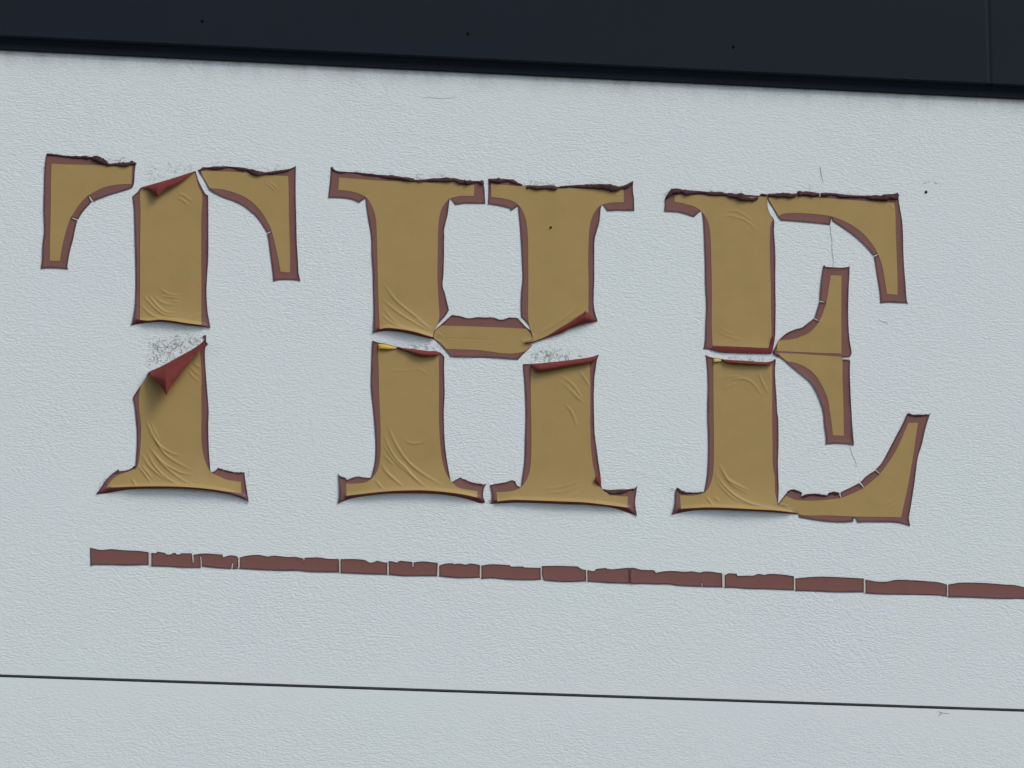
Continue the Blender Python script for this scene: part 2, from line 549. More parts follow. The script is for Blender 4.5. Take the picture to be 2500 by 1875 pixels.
link('coping', v, f, M['navy'], fascia, False)
v, f = box(xj - .009, xj + .009, -OUT + .0063, -OUT + .009, zf1 + .003, ZT - .06)
link('joint_cover', v, f, M['navy'], fascia, False)
for x, y in ((494, 52), (1142, 83), (1790, 115)):
    dome('screw', x, y, 4.2, OUT * 1000, .7, M['screw'], fascia)
for x, y in ((1115, 168), (1772, 199), (2386, 229)):
    dome('screw', x, y, 4.5, 6.8, 1.4, M['navy'], fascia)

# ------------------------------------------------------------------ the letters
def letter(label, x, y):
    return thing('sign_letter', label, 'letter', tuple(P(x, y)), 'peeling letters of the painted word')

def piece(parent, outline, golds, wrinkles=(), lifts=(), lips=(), flaps=(), rolls=(), curl=.7, seed=0.0, label=None):
    ol = smooth(T(outline), True, 3.0)
    lifts = [(l, .6 * H, wd) for l, H, wd in lifts] + [(l, 4.2, 10) for l, H, wd in lifts if H > 5]
    hf = height(ol, wrinkles, lifts, curl, .4, seed)
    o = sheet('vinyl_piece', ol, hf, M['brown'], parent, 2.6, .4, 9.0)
    if label: o['label'] = label
    for g in golds:
        gl = smooth(T(g), True, 3.0)
        sheet('gold_facing', gl, lambda p: hf(p) + 0.32, M['gold'], o, 2.3, .2)
    for a, b in lips: lip(o, a, b, lambda p: hf(p) + .3)
    for nm, fo, fr, mk, k, l in flaps: flap(o, nm, fo, fr, hf, M[mk], k, l)
    for i, (line, r) in enumerate(rolls): roll(o, line, r, int(seed * 100) + i)
    return o

WA, WW = 1.0, 3.4      # usual wrinkle height (mm) and half width (survey px)
def wr(*ls, a=WA, w=WW): return [(l, a, w) for l in ls]

# ---- T
LT = letter('gold letter T with brown border, its stem torn across and folded over', 400, 1215)
piece(LT, 'A 190,135 265,140 300,155 450,165 560,180 660,175 710,190 840,195 900,205 960,235 1000,262 1060,270 1150,268 1290,258 1330,232 1350,235 1365,255 1408,268 1392,290 1380,370 1350,590 1340,600 1200,650 1060,690 960,725 880,755 832,780 818,778 760,715 790,760 798,788 775,815 700,895 650,965 612,1032 525,1008 604,1044 598,1060 575,1150 545,1300 505,1440 B 1035,140 975,350 935,560 920,680 930,722 880,712 700,700 560,697 440,708 460,560 470,300 490,100 A 130,1500 140,1330 150,1200 152,1120 148,1000 145,800 150,600 155,430 168,250 175,190',
      ['A 252,275 500,285 900,293 1340,300 1332,548 1240,550 1100,562 960,595 860,640 740,710 640,810 570,910 510,1010 470,1110 430,1250 395,1400 370,1560 365,1590 230,1583 235,1200 242,900 245,600 250,400'],
      rolls=[('A 190,150 280,155 450,175 650,190 850,207 940,237 1010,285 1100,287 1250,282 1340,265 1395,275', (2.6, 2, 2.4, 3, 4.2, 6, 7.5, 4.5, 4.5, 6, 3))], seed=.11)
piece(LT, 'A 1342,720 1370,695 1420,650 1455,600 1480,590 1540,572 1620,550 1860,480 2198,372 C 435,395 460,480 505,580 545,655 580,695 598,700 600,850 602,1100 600,1300 596,1500 E3 1705,0 1708,200 1705,450 1690,700 1682,850 1685,1000 1695,1150 1715,1270 1735,1385 1620,1352 1400,1320 1200,1288 1050,1275 900,1288 775,1280 655,1355 680,1310 700,1210 715,1080 720,900 722,600 718,300 712,0 A 1378,1400 1372,1100 1365,900 1350,770',
      ['A 1470,608 1860,495 2180,395 C 425,420 445,500 470,590 508,660 505,1000 505,1500 E3 1608,0 1612,800 1612,1345 1400,1318 1200,1286 1050,1273 900,1286 782,1278 785,1000 785,600 785,0 A 1448,1500 1450,1300 1455,900 1455,640'],
      wr('E3 1020,820 1100,890 1200,935 1340,940', 'E3 1080,955 1200,970 1330,985', 'E3 970,940 1060,1030 1150,1065 1300,1065', 'E3 1210,1025 1320,1030', 'E3 1490,1280 1540,1220 1600,1180', 'C 190,670 280,710 390,790', 'C 180,730 260,770 330,830', a=.7)
      + wr('E3 890,930 960,1020 1040,1110 1130,1170 1270,1185', 'E3 810,930 900,1030 1000,1130 1100,1200 1300,1230', 'E3 800,1080 900,1180 1010,1240 1150,1260'),
      [('E3 760,1285 900,1288 1050,1275 1200,1288 1400,1320 1640,1355', 6.0, 75)],
      [('E3 690,1330 775,1280 900,1288 1050,1275 1200,1288 1400,1320 1620,1352 1730,1380', 'E3 660,1352 780,1330 900,1314 1050,1303 1200,1312 1400,1342 1600,1366 1733,1386')],
      [('red_flap', 'A 1478,592 1540,573 1620,551 1860,481 2190,376', 'A 1478,592 1560,617 1600,652 1645,700 1690,722 1720,690 1765,650 1880,588 2020,505 2190,376', 'red', .55, 2.0)], seed=.23)
piece(LT, 'C 462,352 490,358 520,320 620,322 700,318 800,308 880,312 960,318 1100,332 1180,355 1290,378 1370,388 1500,370 1650,350 1740,330 1783,300 1780,500 1782,800 1790,1100 1795,1400 D 905,0 910,400 920,700 940,1000 955,1250 985,1370 900,1358 700,1352 600,1358 490,1380 490,1310 470,1110 445,920 420,740 400,600 386,528 392,514 460,485 380,505 350,450 240,280 130,150 C 1200,950 1100,865 960,790 800,730 700,680 640,648 618,630 570,540 520,450 480,395',
      ['C 500,370 700,375 1000,388 1150,402 1300,425 1420,430 1680,442 1685,700 1690,1100 1698,1500 D 780,0 790,500 798,900 795,1215 740,1215 625,1200 600,1050 560,850 520,680 480,520 440,400 380,290 290,140 C 1200,800 1100,730 950,665 780,620 620,605 560,500 510,410'],
      wr('C 1360,530 1450,590 1520,670', 'C 1400,510 1500,580 1560,650', a=.6, w=2.6),
      rolls=[('C 475,362 560,338 700,330 850,325 1000,338 1100,350 1200,385 1290,405 1400,405 1550,380 1700,355 1780,315', (2, 3.4, 3.2, 2.6, 3, 3.5, 5.5, 5.5, 6, 3.5, 2.4, 2))], seed=.37)
piece(LT, 'F 1672,205 1678,230 1675,300 1705,335 1665,370 1660,480 1680,800 1695,1000 1710,1200 1710,1400 G 1365,50 1365,200 1370,400 1382,580 1392,668 1400,678 1440,660 1460,640 1480,625 1490,645 1510,635 1530,650 1580,665 1620,672 1690,685 1740,680 1755,672 1760,720 1780,860 1802,1000 1740,945 1640,912 1550,888 1400,862 1200,842 1000,832 800,830 600,832 400,842 290,862 150,915 200,850 260,760 330,690 395,645 405,665 480,655 560,620 580,600 583,540 592,380 590,200 572,0 F 740,1500 720,1250 700,1110 690,1060 720,1000 800,880 870,770 910,705 1000,665 1150,590 1330,490 1500,395 1620,310 1655,275 1630,225',
      ['F 920,730 1100,640 1330,510 1500,415 1590,410 1612,700 1612,1000 1615,1500 G 1290,60 1292,350 1305,460 1340,580 1400,680 1480,720 1560,755 1640,770 1718,780 1720,900 1550,882 1400,860 1200,840 1000,830 800,828 600,830 400,838 265,840 300,790 380,715 470,680 585,640 612,570 628,440 637,300 637,0 F 795,1500 795,905'],
      wr('G 700,130 740,220 790,330 880,420 990,480 1080,500', 'G 750,180 800,330 870,450 960,530 1080,600 1180,650', 'G 720,380 790,490 880,600 1000,700 1120,780 1200,810', 'G 700,450 780,600 870,700 1000,790 1110,815', 'G 640,470 720,600 800,680 930,770', 'G 600,600 680,700 750,800', 'G 540,740 570,800 600,825', 'G 640,600 760,740', 'G 760,440 860,560 980,640 1100,690 1200,700', a=1.15, w=3.3)
      + wr('F 1490,580 1540,610 1610,660', 'F 1440,620 1530,710 1600,760', 'F 1420,660 1500,770 1590,850', 'F 870,1370 910,1480 950,1640', 'F 930,1380 980,1500 1050,1640', a=.7, w=3.0),
      [('G 330,850 600,832 800,830 1000,832 1200,842 1400,862 1550,888 1740,945', 9.0, 90)],
      [('G 200,895 290,862 400,842 600,832 800,830 1000,832 1200,842 1400,862 1550,888 1640,912 1740,945 1802,1000', 'G 155,915 300,898 450,870 600,857 800,852 1000,850 1200,860 1400,880 1550,905 1650,930 1740,965 1802,1000')],
      [('red_flap', 'F 912,706 1000,666 1150,591 1330,491 1500,396 1625,308 1665,278', 'F 912,706 945,765 1000,825 1060,905 1105,965 1138,1030 1165,970 1200,910 1260,830 1350,710 1450,590 1560,440 1640,385 1690,338 1665,278', 'red', .62, 10.0)],
      [('G 340,702 400,682 500,662 582,612', (3, 2.4, 2.4, 3)), ('G 1470,640 1530,655 1640,680 1750,685', (2.4, 2, 2, 2.4))], seed=.41)

def cracks(parent, *lines):
    for s, wd in lines: ribbon('glue_line', s, (wd * .5, wd, wd * .8), M['glue'], parent, 1.4)
cracks(LT, ('A 762,717 780,748 798,770 812,784', 3.4), ('A 528,1010 565,1020 606,1036', 2.0), ('D 456,488 420,498 388,512', 2.4))

# ---- H
LH = letter('gold letter H with brown border, broken into five pieces around its crossbar', 1180, 1225)
piece(LH, 'H1 155,95 185,100 190,125 215,148 330,160 420,168 480,165 590,180 720,200 850,205 1000,225 1150,240 1260,265 1380,265 1550,250 1700,248 1840,250 1900,265 1980,280 H8 1200,20 1345,40 1345,150 1365,280 1370,450 1385,635 1250,635 1000,632 850,630 700,645 570,660 555,640 440,490 425,500 400,650 365,930 310,1150 265,1400 H9 220,200 218,300 218,500 210,800 200,1030 225,1100 260,1240 295,1385 250,1460 180,1540 110,1620 H3 1130,665 1110,700 1092,795 1000,768 850,722 700,692 560,673 450,668 375,684 280,735 285,690 288,500 285,300 278,100 H1 718,1500 705,1300 695,1050 685,970 660,830 640,680 625,540 625,515 535,580 480,550 400,530 300,520 118,515 135,350 150,200',
      ['H1 262,240 450,255 700,275 1000,290 1230,297 1380,297 1600,297 1850,295 1900,325 2090,345 2085,490 1950,488 1840,500 1760,525 1700,580 1650,660 1620,760 1605,900 1597,1200 1592,1500 H3 1150,0 1165,300 1172,540 1130,670 1100,730 1088,790 1000,766 850,720 700,690 560,671 450,667 370,682 362,500 350,200 345,0 H1 785,1500 778,1200 770,950 755,760 730,680 690,590 620,500 540,460 440,430 340,415 255,408'],
      wr('H3 420,70 520,200 640,340 800,470 950,590 1060,690', 'H3 390,260 520,380 680,500 850,600 1060,720', 'H3 390,480 520,590 700,670 900,730', a=.95) + wr('H3 410,380 500,500 600,600 700,650', 'H3 840,540 1050,680', 'H3 480,180 620,350', a=.6),
      [('H3 370,684 450,668 560,673 700,692 850,722 1000,768 1092,795', 7.0, 80)],
      [('H3 300,722 375,684 450,668 560,673 700,692 850,722 1000,768 1092,795', 'H3 285,733 400,712 500,710 650,722 800,752 950,787 1110,826')],
      rolls=[('H1 165,115 220,152 450,175 700,205 1000,235 1230,267 1320,288 1420,288 1700,270 1850,275 1900,300 2000,305 2130,303 H8 1340,60', (2.6, 1.8, 1.8, 2.4, 2.8, 4, 5.5, 4.5, 3.6, 4.5, 5.5, 5.5, 5, 5))], seed=.53)
piece(LH, 'H2 232,255 400,255 585,268 590,290 680,345 720,350 740,345 900,350 1130,350 1150,360 1300,348 1450,340 1600,335 1750,340 1900,355 2000,358 2080,340 2140,310 2190,285 2185,400 2200,520 2205,690 2100,690 1960,688 1842,695 1775,605 1765,615 1745,720 1735,830 1700,960 1672,1060 1665,1300 1665,1500 H4 1610,0 1602,200 1605,380 1625,480 1655,575 1590,585 1500,603 1300,668 1150,738 1000,788 850,838 705,880 650,865 790,820 770,740 720,630 620,520 615,400 620,200 640,0 H2 692,1500 680,1200 662,950 645,760 635,625 540,690 525,655 400,625 230,598 235,400',
      ['H2 270,325 450,340 680,355 1150,365 1180,390 1450,385 1750,400 2060,400 2062,575 1900,578 1790,600 1700,660 1640,760 1605,880 1590,1050 1580,1400 H4 1530,0 1528,500 1480,550 1300,630 1150,705 1000,765 850,825 700,872 655,865 785,822 760,720 722,590 715,300 718,0 H2 770,1400 770,1200 760,950 735,790 690,680 630,600 540,550 440,525 340,510 275,502'],
      wr('H4 1450,290 1350,420 1200,540 1050,640 850,750', 'H4 1510,390 1430,470 1250,560', a=.9, w=3.6) + wr('H4 820,750 700,830', 'H2 1850,420 2010,490', a=.5),
      [('H4 790,850 1000,780 1300,650 1500,560', 2.5, 60)], [],
      [('red_flap', 'H4 655,868 705,880 850,838 1000,788 1150,738 1300,668 1500,603 1600,583 1650,574', 'H4 655,868 850,829 1000,758 1150,664 1300,574 1400,508 1470,460 1490,435 1530,470 1590,535 1650,574', 'red', .55, 0.5)],
      [('H2 245,280 400,285 560,288 640,322 700,345', (5.5, 6.5, 5, 3, 2)), ('H2 745,375 900,380 1050,380 1170,385', (6, 6.5, 6.5, 5.5)), ('H2 1190,368 1450,355 1700,355 1850,370 1980,385 2100,365 2180,308', (2, 2.6, 3.4, 5.5, 7, 7, 2.6))], seed=.61)
piece(LH, 'H3 1345,490 1470,510 1550,535 1700,520 1780,525 1900,525 2000,555 2080,540 H4 440,530 570,530 600,560 700,665 768,712 785,820 655,862 770,900 720,950 650,1020 575,1098 400,1080 0,1065 H3 1335,1055 1250,960 1150,850 1094,797 1110,700 1200,620',
      ['H3 1210,635 1700,650 2150,668 H4 690,678 750,755 782,820 660,858 760,905 720,940 650,990 0,965 H3 1700,965 1270,950 1180,860 1097,796 1125,705'],
      [('H3 1230,806 1700,826 2212,845', -.6, 1.8), ('H4 0,824 300,835 590,847 650,880 720,908', -.6, 1.8), ('H3 1100,800 1220,822', -.8, 2.5), ('H3 1130,720 1220,780', .6, 2.5)], seed=.67, curl=1.2)
piece(LH, 'H3 272,835 320,855 450,880 600,920 720,940 850,955 1000,975 1185,997 1245,1055 1240,1200 1245,1400 H5 1635,50 1625,300 1630,600 1650,850 1690,1100 1720,1250 1735,1250 1800,1215 1855,1190 1880,1215 1950,1245 2010,1270 2090,1285 2150,1290 2200,1275 2170,1330 2155,1450 2182,1526 2075,1467 1900,1427 1700,1397 1500,1377 1300,1367 1100,1370 850,1382 650,1402 400,1438 190,1545 212,1450 210,1300 195,1135 215,1170 300,1200 310,1225 460,1178 540,1190 640,1200 660,1130 690,980 700,780 695,580 680,400 660,200 640,0 H3 250,1400 262,1000',
      ['H3 345,920 480,920 700,975 1000,1030 1168,1045 1170,1300 H5 1558,50 1560,500 1580,800 1610,1000 1660,1150 1730,1250 1800,1320 1900,1350 2080,1378 2073,1463 1900,1425 1700,1395 1500,1375 1300,1365 1100,1368 850,1380 650,1400 310,1440 305,1275 450,1275 560,1260 640,1215 720,1110 760,950 770,700 760,300 748,0 H3 355,1200'],
      wr('H5 860,470 910,600 980,750 1060,880 1180,1020 1350,1150 1500,1240 1600,1300', 'H5 810,600 880,780 980,940 1100,1060 1230,1200 1350,1300 1420,1340', 'H5 780,1010 850,1120 980,1240 1080,1320', a=1.25, w=4.0)
      + wr('H5 800,700 880,870 1000,1010 1150,1140 1300,1260', 'H5 690,1220 770,1310 830,1360', 'H5 800,870 950,1030', 'H5 1080,670 1150,720 1250,735 1340,710 1400,640', a=.8) + wr('H3 430,1280 580,1240 750,1240 900,1230 1040,1320', 'H3 850,1180 980,1260 1050,1330', a=.35),
      [('H5 310,1440 650,1402 850,1382 1100,1370 1300,1367 1500,1377 1700,1397 1900,1427 2075,1467', 8.5, 85)],
      [('H5 230,1520 400,1438 650,1402 850,1382 1100,1370 1300,1367 1500,1377 1700,1397 1900,1427 2075,1467 2182,1526', 'H5 195,1545 300,1500 400,1472 650,1432 850,1412 1100,1407 1300,1407 1550,1417 1800,1452 2000,1502 2140,1542 2182,1528')],
      [('gold_fold', 'H3 352,880 450,888 560,918 640,935', 'H3 352,880 358,948 470,955 560,947 640,935', 'lit_gold', .5, 1.0),
       ('red_flap', 'H3 600,922 720,941 850,956 1000,976 1185,998', 'H3 600,922 680,955 750,975 820,1005 920,1035 1060,1040 1165,1030 1185,998', 'red', .75, 3.0)],
      [('H5 1870,1212 1950,1250 2010,1272 2150,1295', (2, 2.4, 2.6, 2.6)), ('H5 200,1160 230,1190 310,1222', (2, 2.2, 1.6))], seed=.71)
piece(LH, 'H4 645,1155 760,1152 900,1140 1200,1110 1400,1085 1600,1050 1675,1025 1650,1080 1630,1200 1610,1350 1605,1500 H6 1603,50 1605,300 1615,600 1640,800 1670,1020 1690,1150 1700,1300 1720,1345 1800,1358 1950,1352 2100,1350 2150,1340 2190,1300 2175,1400 2160,1540 H7 858,880 750,800 600,742 450,720 300,706 H6 1300,1522 1000,1511 700,1500 500,1497 300,1517 170,1512 230,1500 225,1400 200,1295 300,1275 420,1255 500,1230 545,1245 560,1290 610,1325 625,1310 635,1200 660,1000 670,750 680,400 670,0 H4 665,1400 645,1200',
      ['H4 755,1210 1000,1185 1300,1150 1545,1120 1555,1400 H6 1555,50 1555,500 1565,800 1590,1020 1620,1180 1610,1240 1720,1345 1780,1400 1860,1430 1950,1445 2062,1450 2058,1600 1900,1578 1700,1553 1500,1530 1300,1520 1000,1509 700,1498 500,1495 300,1515 288,1390 420,1385 520,1370 610,1330 680,1250 730,1130 752,980 760,700 755,300 750,0'],
      wr('H4 1150,1310 1280,1400 1390,1530 1440,1640', 'H4 1400,1240 1480,1350 1550,1460', 'H6 1200,190 1290,290 1340,400 1370,510', 'H6 1290,0 1380,110 1460,180', a=.8) + wr('H4 1150,1400 1250,1470 1350,1600', 'H6 900,1340 1100,1330 1300,1280 1450,1220', 'H6 950,1400 1200,1380 1420,1290', 'H6 1200,1480 1320,1430 1420,1370', 'H6 1610,1540 1660,1450', a=.5),
      [('H6 300,1517 500,1497 700,1500 1000,1511 1300,1522 1500,1532 1700,1556 1900,1581 2058,1602', 7.0, 80)],
      [('H6 250,1515 500,1497 700,1500 1000,1511 1300,1522 1500,1532 1700,1556 H7 600,742 750,800 858,880', 'H6 190,1548 400,1540 550,1532 800,1537 1100,1547 1327,1556 H7 150,731 300,742 450,757 600,792 750,842 858,881')],
      [('red_flap', 'H4 758,1154 900,1141 1200,1111 1400,1086 1600,1052 1655,1034', 'H4 758,1154 800,1222 850,1250 1000,1232 1300,1177 1550,1130 1625,1095 1655,1034', 'red', .7, 2.5),
       ('red_flap', 'H6 1692,1150 1700,1240 1703,1322', 'H6 1692,1150 1622,1195 1612,1240 1660,1285 1703,1322', 'red', .4, .5)],
      [('H6 1725,1353 1790,1385 1850,1400 2000,1378 2150,1350', (2.4, 4.5, 4.5, 3.6, 3.6))], seed=.79)

# ---- E
LE = letter('gold letter E with brown border, cracked at the waist, rightmost of the word', 1900, 1250)
piece(LE, 'E1 130,470 215,335 330,335 380,355 550,362 700,375 850,385 1000,400 1200,415 1400,430 1430,400 1510,410 1513,465 1510,500 1520,600 1550,680 1600,750 1602,900 1615,1100 1622,1300 1620,1500 EM 1178,0 1182,300 1178,560 1175,660 1140,860 1125,902 900,898 600,890 430,880 330,850 205,840 220,780 235,500 242,250 232,0 E1 668,1500 665,1300 655,950 640,750 625,640 610,640 520,720 400,680 300,655 120,640 130,550',
      ['E1 262,420 500,420 700,430 1000,440 1200,450 1400,445 1505,430 1505,500 1515,600 1548,685 1590,750 1560,810 1545,950 1545,1200 1552,1500 EM 1115,0 1120,400 1125,660 1090,828 700,812 330,795 320,600 320,0 E1 760,1500 755,1300 745,1000 730,860 690,740 610,630 520,575 420,545 340,525 258,515'],
      wr('E1 870,715 1000,700 1100,720 1230,770 1320,850 1370,920', 'E1 960,640 1100,640 1200,690 1300,760', a=.6, w=2.8) + wr('EM 400,570 480,640 600,690 720,720', 'EM 430,540 520,610 640,640', 'E1 300,610 400,570 500,560', 'E1 450,635 590,622', a=.35),
      [('EM 330,795 700,812 1090,828', 2.2, 35)], [],
      [('red_flap', 'EM 300,848 430,880 600,890 900,899 1122,902', 'EM 300,848 332,804 500,812 700,820 900,828 1085,836 1105,780 1132,668 1172,664 1150,800 1122,902', 'red', .10, .3)],
      [('E1 150,470 230,370 330,362 420,378 600,385 800,398 1000,420 1150,440 1250,472 1320,482 1390,450', (5, 7, 6.5, 5, 4.5, 4, 4.5, 5.5, 8, 7.5, 3)), ('E1 1432,418 1510,425', (4.5, 3.6))], seed=.83)
piece(LE, 'E1 1518,405 1600,400 1750,398 1910,405 1915,370 2000,375 E2 620,152 720,155 790,170 838,172 843,228 850,171 1000,172 1120,185 1250,200 1400,205 1560,212 1700,215 1740,190 1830,185 1892,165 1905,280 1925,400 1950,550 1960,700 1965,900 1975,1150 1995,1400 2010,1600 EH 2025,680 2010,665 1900,660 1750,655 1655,665 1650,560 1640,480 1610,300 1580,120 1568,36 1622,6 1560,22 E2 1450,890 1300,750 1150,645 1008,552 1000,495 975,605 850,588 700,572 500,555 310,543 280,510 200,370 150,290 133,240',
      ['E2 140,235 300,228 540,222 800,235 1000,248 1300,270 1500,285 1840,305 1855,400 1862,700 1875,1000 1885,1300 1888,1548 1745,1535 1720,1380 1690,1200 1650,1060 1600,950 1520,830 1420,720 1300,625 1150,545 1000,490 850,465 600,445 450,443 340,455 280,480 210,360'],
      wr('E2 1770,310 1850,400', 'E1 1550,490 1700,500 1850,450', a=.5, w=2.6),
      rolls=[('E1 1525,424 1700,420 1850,428 1908,410', (4, 5, 6, 4)), ('E2 548,175 650,178 740,185 836,192', (5.5, 5.5, 5.5, 4.5)), ('E2 852,190 1000,193 1200,213 1500,225 1700,232 1790,220 1870,235 1893,180', (4.5, 3.8, 4.5, 3.8, 4, 6, 7, 2.6))], seed=.89)
piece(LE, 'EH 888,150 905,155 915,172 1000,178 1080,183 1200,178 1240,165 1240,250 1228,450 1222,650 1222,850 1230,1050 1245,1200 1265,1350 1240,1395 1150,1397 1138,1412 1150,1425 1248,1435 EI 1075,400 1075,500 1085,800 1095,1000 1110,1250 1125,1450 1138,1577 1080,1565 1000,1555 850,1550 708,1566 715,1480 690,1280 670,1080 640,970 590,830 540,730 470,630 380,550 280,470 180,390 90,310 EH 280,1385 212,1350 215,1300 245,1240 290,1160 390,1070 500,1020 600,990 680,930 752,874 822,908 764,862 775,830 800,750 829,650 905,655 834,636 838,550 850,400 870,250',
      ['EH 985,288 1130,292 1128,700 1130,1345 700,1330 250,1310 275,1240 300,1165 450,1155 600,1110 700,1060 780,980 840,890 890,770 930,640 960,450',
       'EH 270,1335 500,1345 800,1365 1138,1390 EI 962,300 962,500 975,900 985,1438 820,1430 800,1250 770,1050 740,880 690,750 620,620 540,510 440,425 320,365 200,330 150,325 60,260'],
      flaps=[('gold_fold', 'EH 248,1305 262,1240 285,1170', 'EH 248,1305 268,1295 290,1230 300,1190 285,1170', 'lit_gold', .5, .5)],
      rolls=[('EH 215,1300 225,1345 290,1380', (2.2, 3, 2))], seed=.93, curl=1.2)
piece(LE, 'EM 235,915 260,935 350,960 550,985 800,1000 1000,1015 1080,1015 1140,1000 1170,970 1185,990 1175,1100 1180,1300 1195,1500 EF 1535,30 1545,100 1552,250 1552,500 1545,700 1550,900 1555,1100 1545,1275 1680,1330 1818,1375 1822,1398 1500,1362 1200,1346 900,1330 600,1322 400,1330 235,1350 110,1415 140,1330 155,1250 160,1100 180,1050 230,1090 300,1115 400,1120 550,1110 570,1000 590,850 600,600 598,300 590,0 EM 265,1300 250,1050',
      ['EM 340,985 600,1008 1135,1025 1135,1300 EF 1465,30 1470,400 1480,800 1500,900 1505,1100 1540,1280 1680,1332 1815,1378 1818,1396 1500,1360 1200,1344 900,1328 600,1320 400,1328 235,1338 220,1155 400,1160 530,1130 600,1070 650,950 670,830 680,600 675,0 EM 342,1300'],
      wr('EM 540,1270 650,1245 780,1250 870,1300 950,1400 1000,1480', 'EM 950,1150 1000,1280 1080,1440', a=.8, w=3.0) + wr('EM 490,1230 600,1210 720,1220', 'EM 480,1400 580,1330 680,1310', 'EM 360,1260 450,1200', a=.5, w=2.8)
      + wr('EF 750,730 800,830 870,940 1000,1020 1160,1100', 'EF 690,830 760,950 860,1070 980,1170 1130,1250 1300,1300 1480,1320', a=1.2, w=4.0) + wr('EF 690,900 750,1010 850,1120 960,1210 1080,1260', 'EF 570,1170 640,1260 680,1300', 'EF 800,900 950,1030 1150,1140', 'EF 680,1180 760,1250', a=.8),
      [('EF 235,1345 400,1330 600,1322 900,1330 1200,1346 1500,1362 1700,1385', 7.5, 80)],
      [('EF 160,1392 235,1350 400,1330 600,1322 900,1330 1200,1346 1500,1362 1822,1398', 'EF 112,1416 250,1388 350,1370 500,1356 700,1352 1000,1360 1300,1372 1500,1387 1700,1406 1822,1413')],
      [('gold_fold', 'EM 345,968 400,975 490,990', 'EM 345,968 348,1020 420,1010 490,990', 'lit_gold', .5, 1.0),
       ('red_flap', 'EM 450,978 550,987 800,1002 1000,1017 1080,1017 1160,990', 'EM 450,978 520,1012 700,1035 900,1045 1050,1048 1130,1038 1160,990', 'red', .9, 3.5)],
      [('EF 178,1062 250,1108 400,1130 530,1120', (3, 3.6, 3.6, 2.4))], seed=.97)
piece(LE, 'EG 107,1383 150,1330 220,1240 275,1190 335,1190 370,1210 435,1230 420,1285 470,1275 545,1245 640,1255 770,1270 785,1240 850,1222 934,1236 956,1300 948,1234 960,1225 1080,1165 1200,1103 1262,1165 1222,1090 1300,1010 1412,934 1480,975 1424,922 1500,840 1600,660 1700,470 1800,280 1850,165 1880,155 1930,178 2010,188 2090,180 2145,175 2168,150 2130,260 2090,400 2050,580 1995,760 1975,900 1950,1100 1920,1300 1890,1480 EJ 1760,1250 1792,1477 1720,1460 1600,1420 1450,1400 1200,1385 900,1380 500,1375 378,1392 325,1290 290,1240 268,1300 258,1362 EG 1000,1632 800,1625 600,1600 390,1567 385,1525 300,1500 180,1440',
      ['EG 118,1388 215,1275 330,1325 500,1340 650,1338 800,1325 960,1300 1100,1250 1250,1175 1350,1100 1480,980 1580,850 1680,700 1760,540 1820,400 1868,288 1998,290 1975,430 1940,680 1895,950 1850,1200 1800,1420 1768,1565 1500,1560 1150,1555 800,1540 390,1525 250,1465'],
      wr('EG 1480,1430 1600,1370 1700,1320', 'EG 1550,1450 1650,1420 1730,1370', 'EG 1440,1400 1560,1330', a=.4, w=2.4) + wr('EG 135,1388 200,1400 260,1425', 'EG 120,1415 250,1450 350,1478', a=.8, w=2.4),
      rolls=[('EG 230,1228 300,1196 360,1208 430,1235', (2, 2.4, 2.4, 2.4)), ('EG 430,1285 550,1255 770,1272', (2.4, 2.8, 2)), ('EG 790,1245 850,1230 930,1240', (2.6, 2.6, 2.4)), ('EG 1855,172 1950,188 2140,180', (2, 2.6, 1.8))], seed=1.03)
cracks(LE, ('E2 841,224 842,200 842,174', 1.8), ('EH 1620,6 1600,16 1568,32', 2.6), ('EH 905,654 870,644 834,640', 2.0), ('EH 822,907 790,886 758,872', 2.0),
       ('EG 956,1298 950,1270 940,1238', 3.0), ('EG 1263,1165 1240,1130 1212,1098', 2.8), ('EG 1480,974 1450,952 1418,928', 1.8), ('EH 1146,1411 1190,1412 1246,1413', 4.2))
dome('pin', 1345, 555, 3.0, 1.2, 1.6, M['hole'], LH)

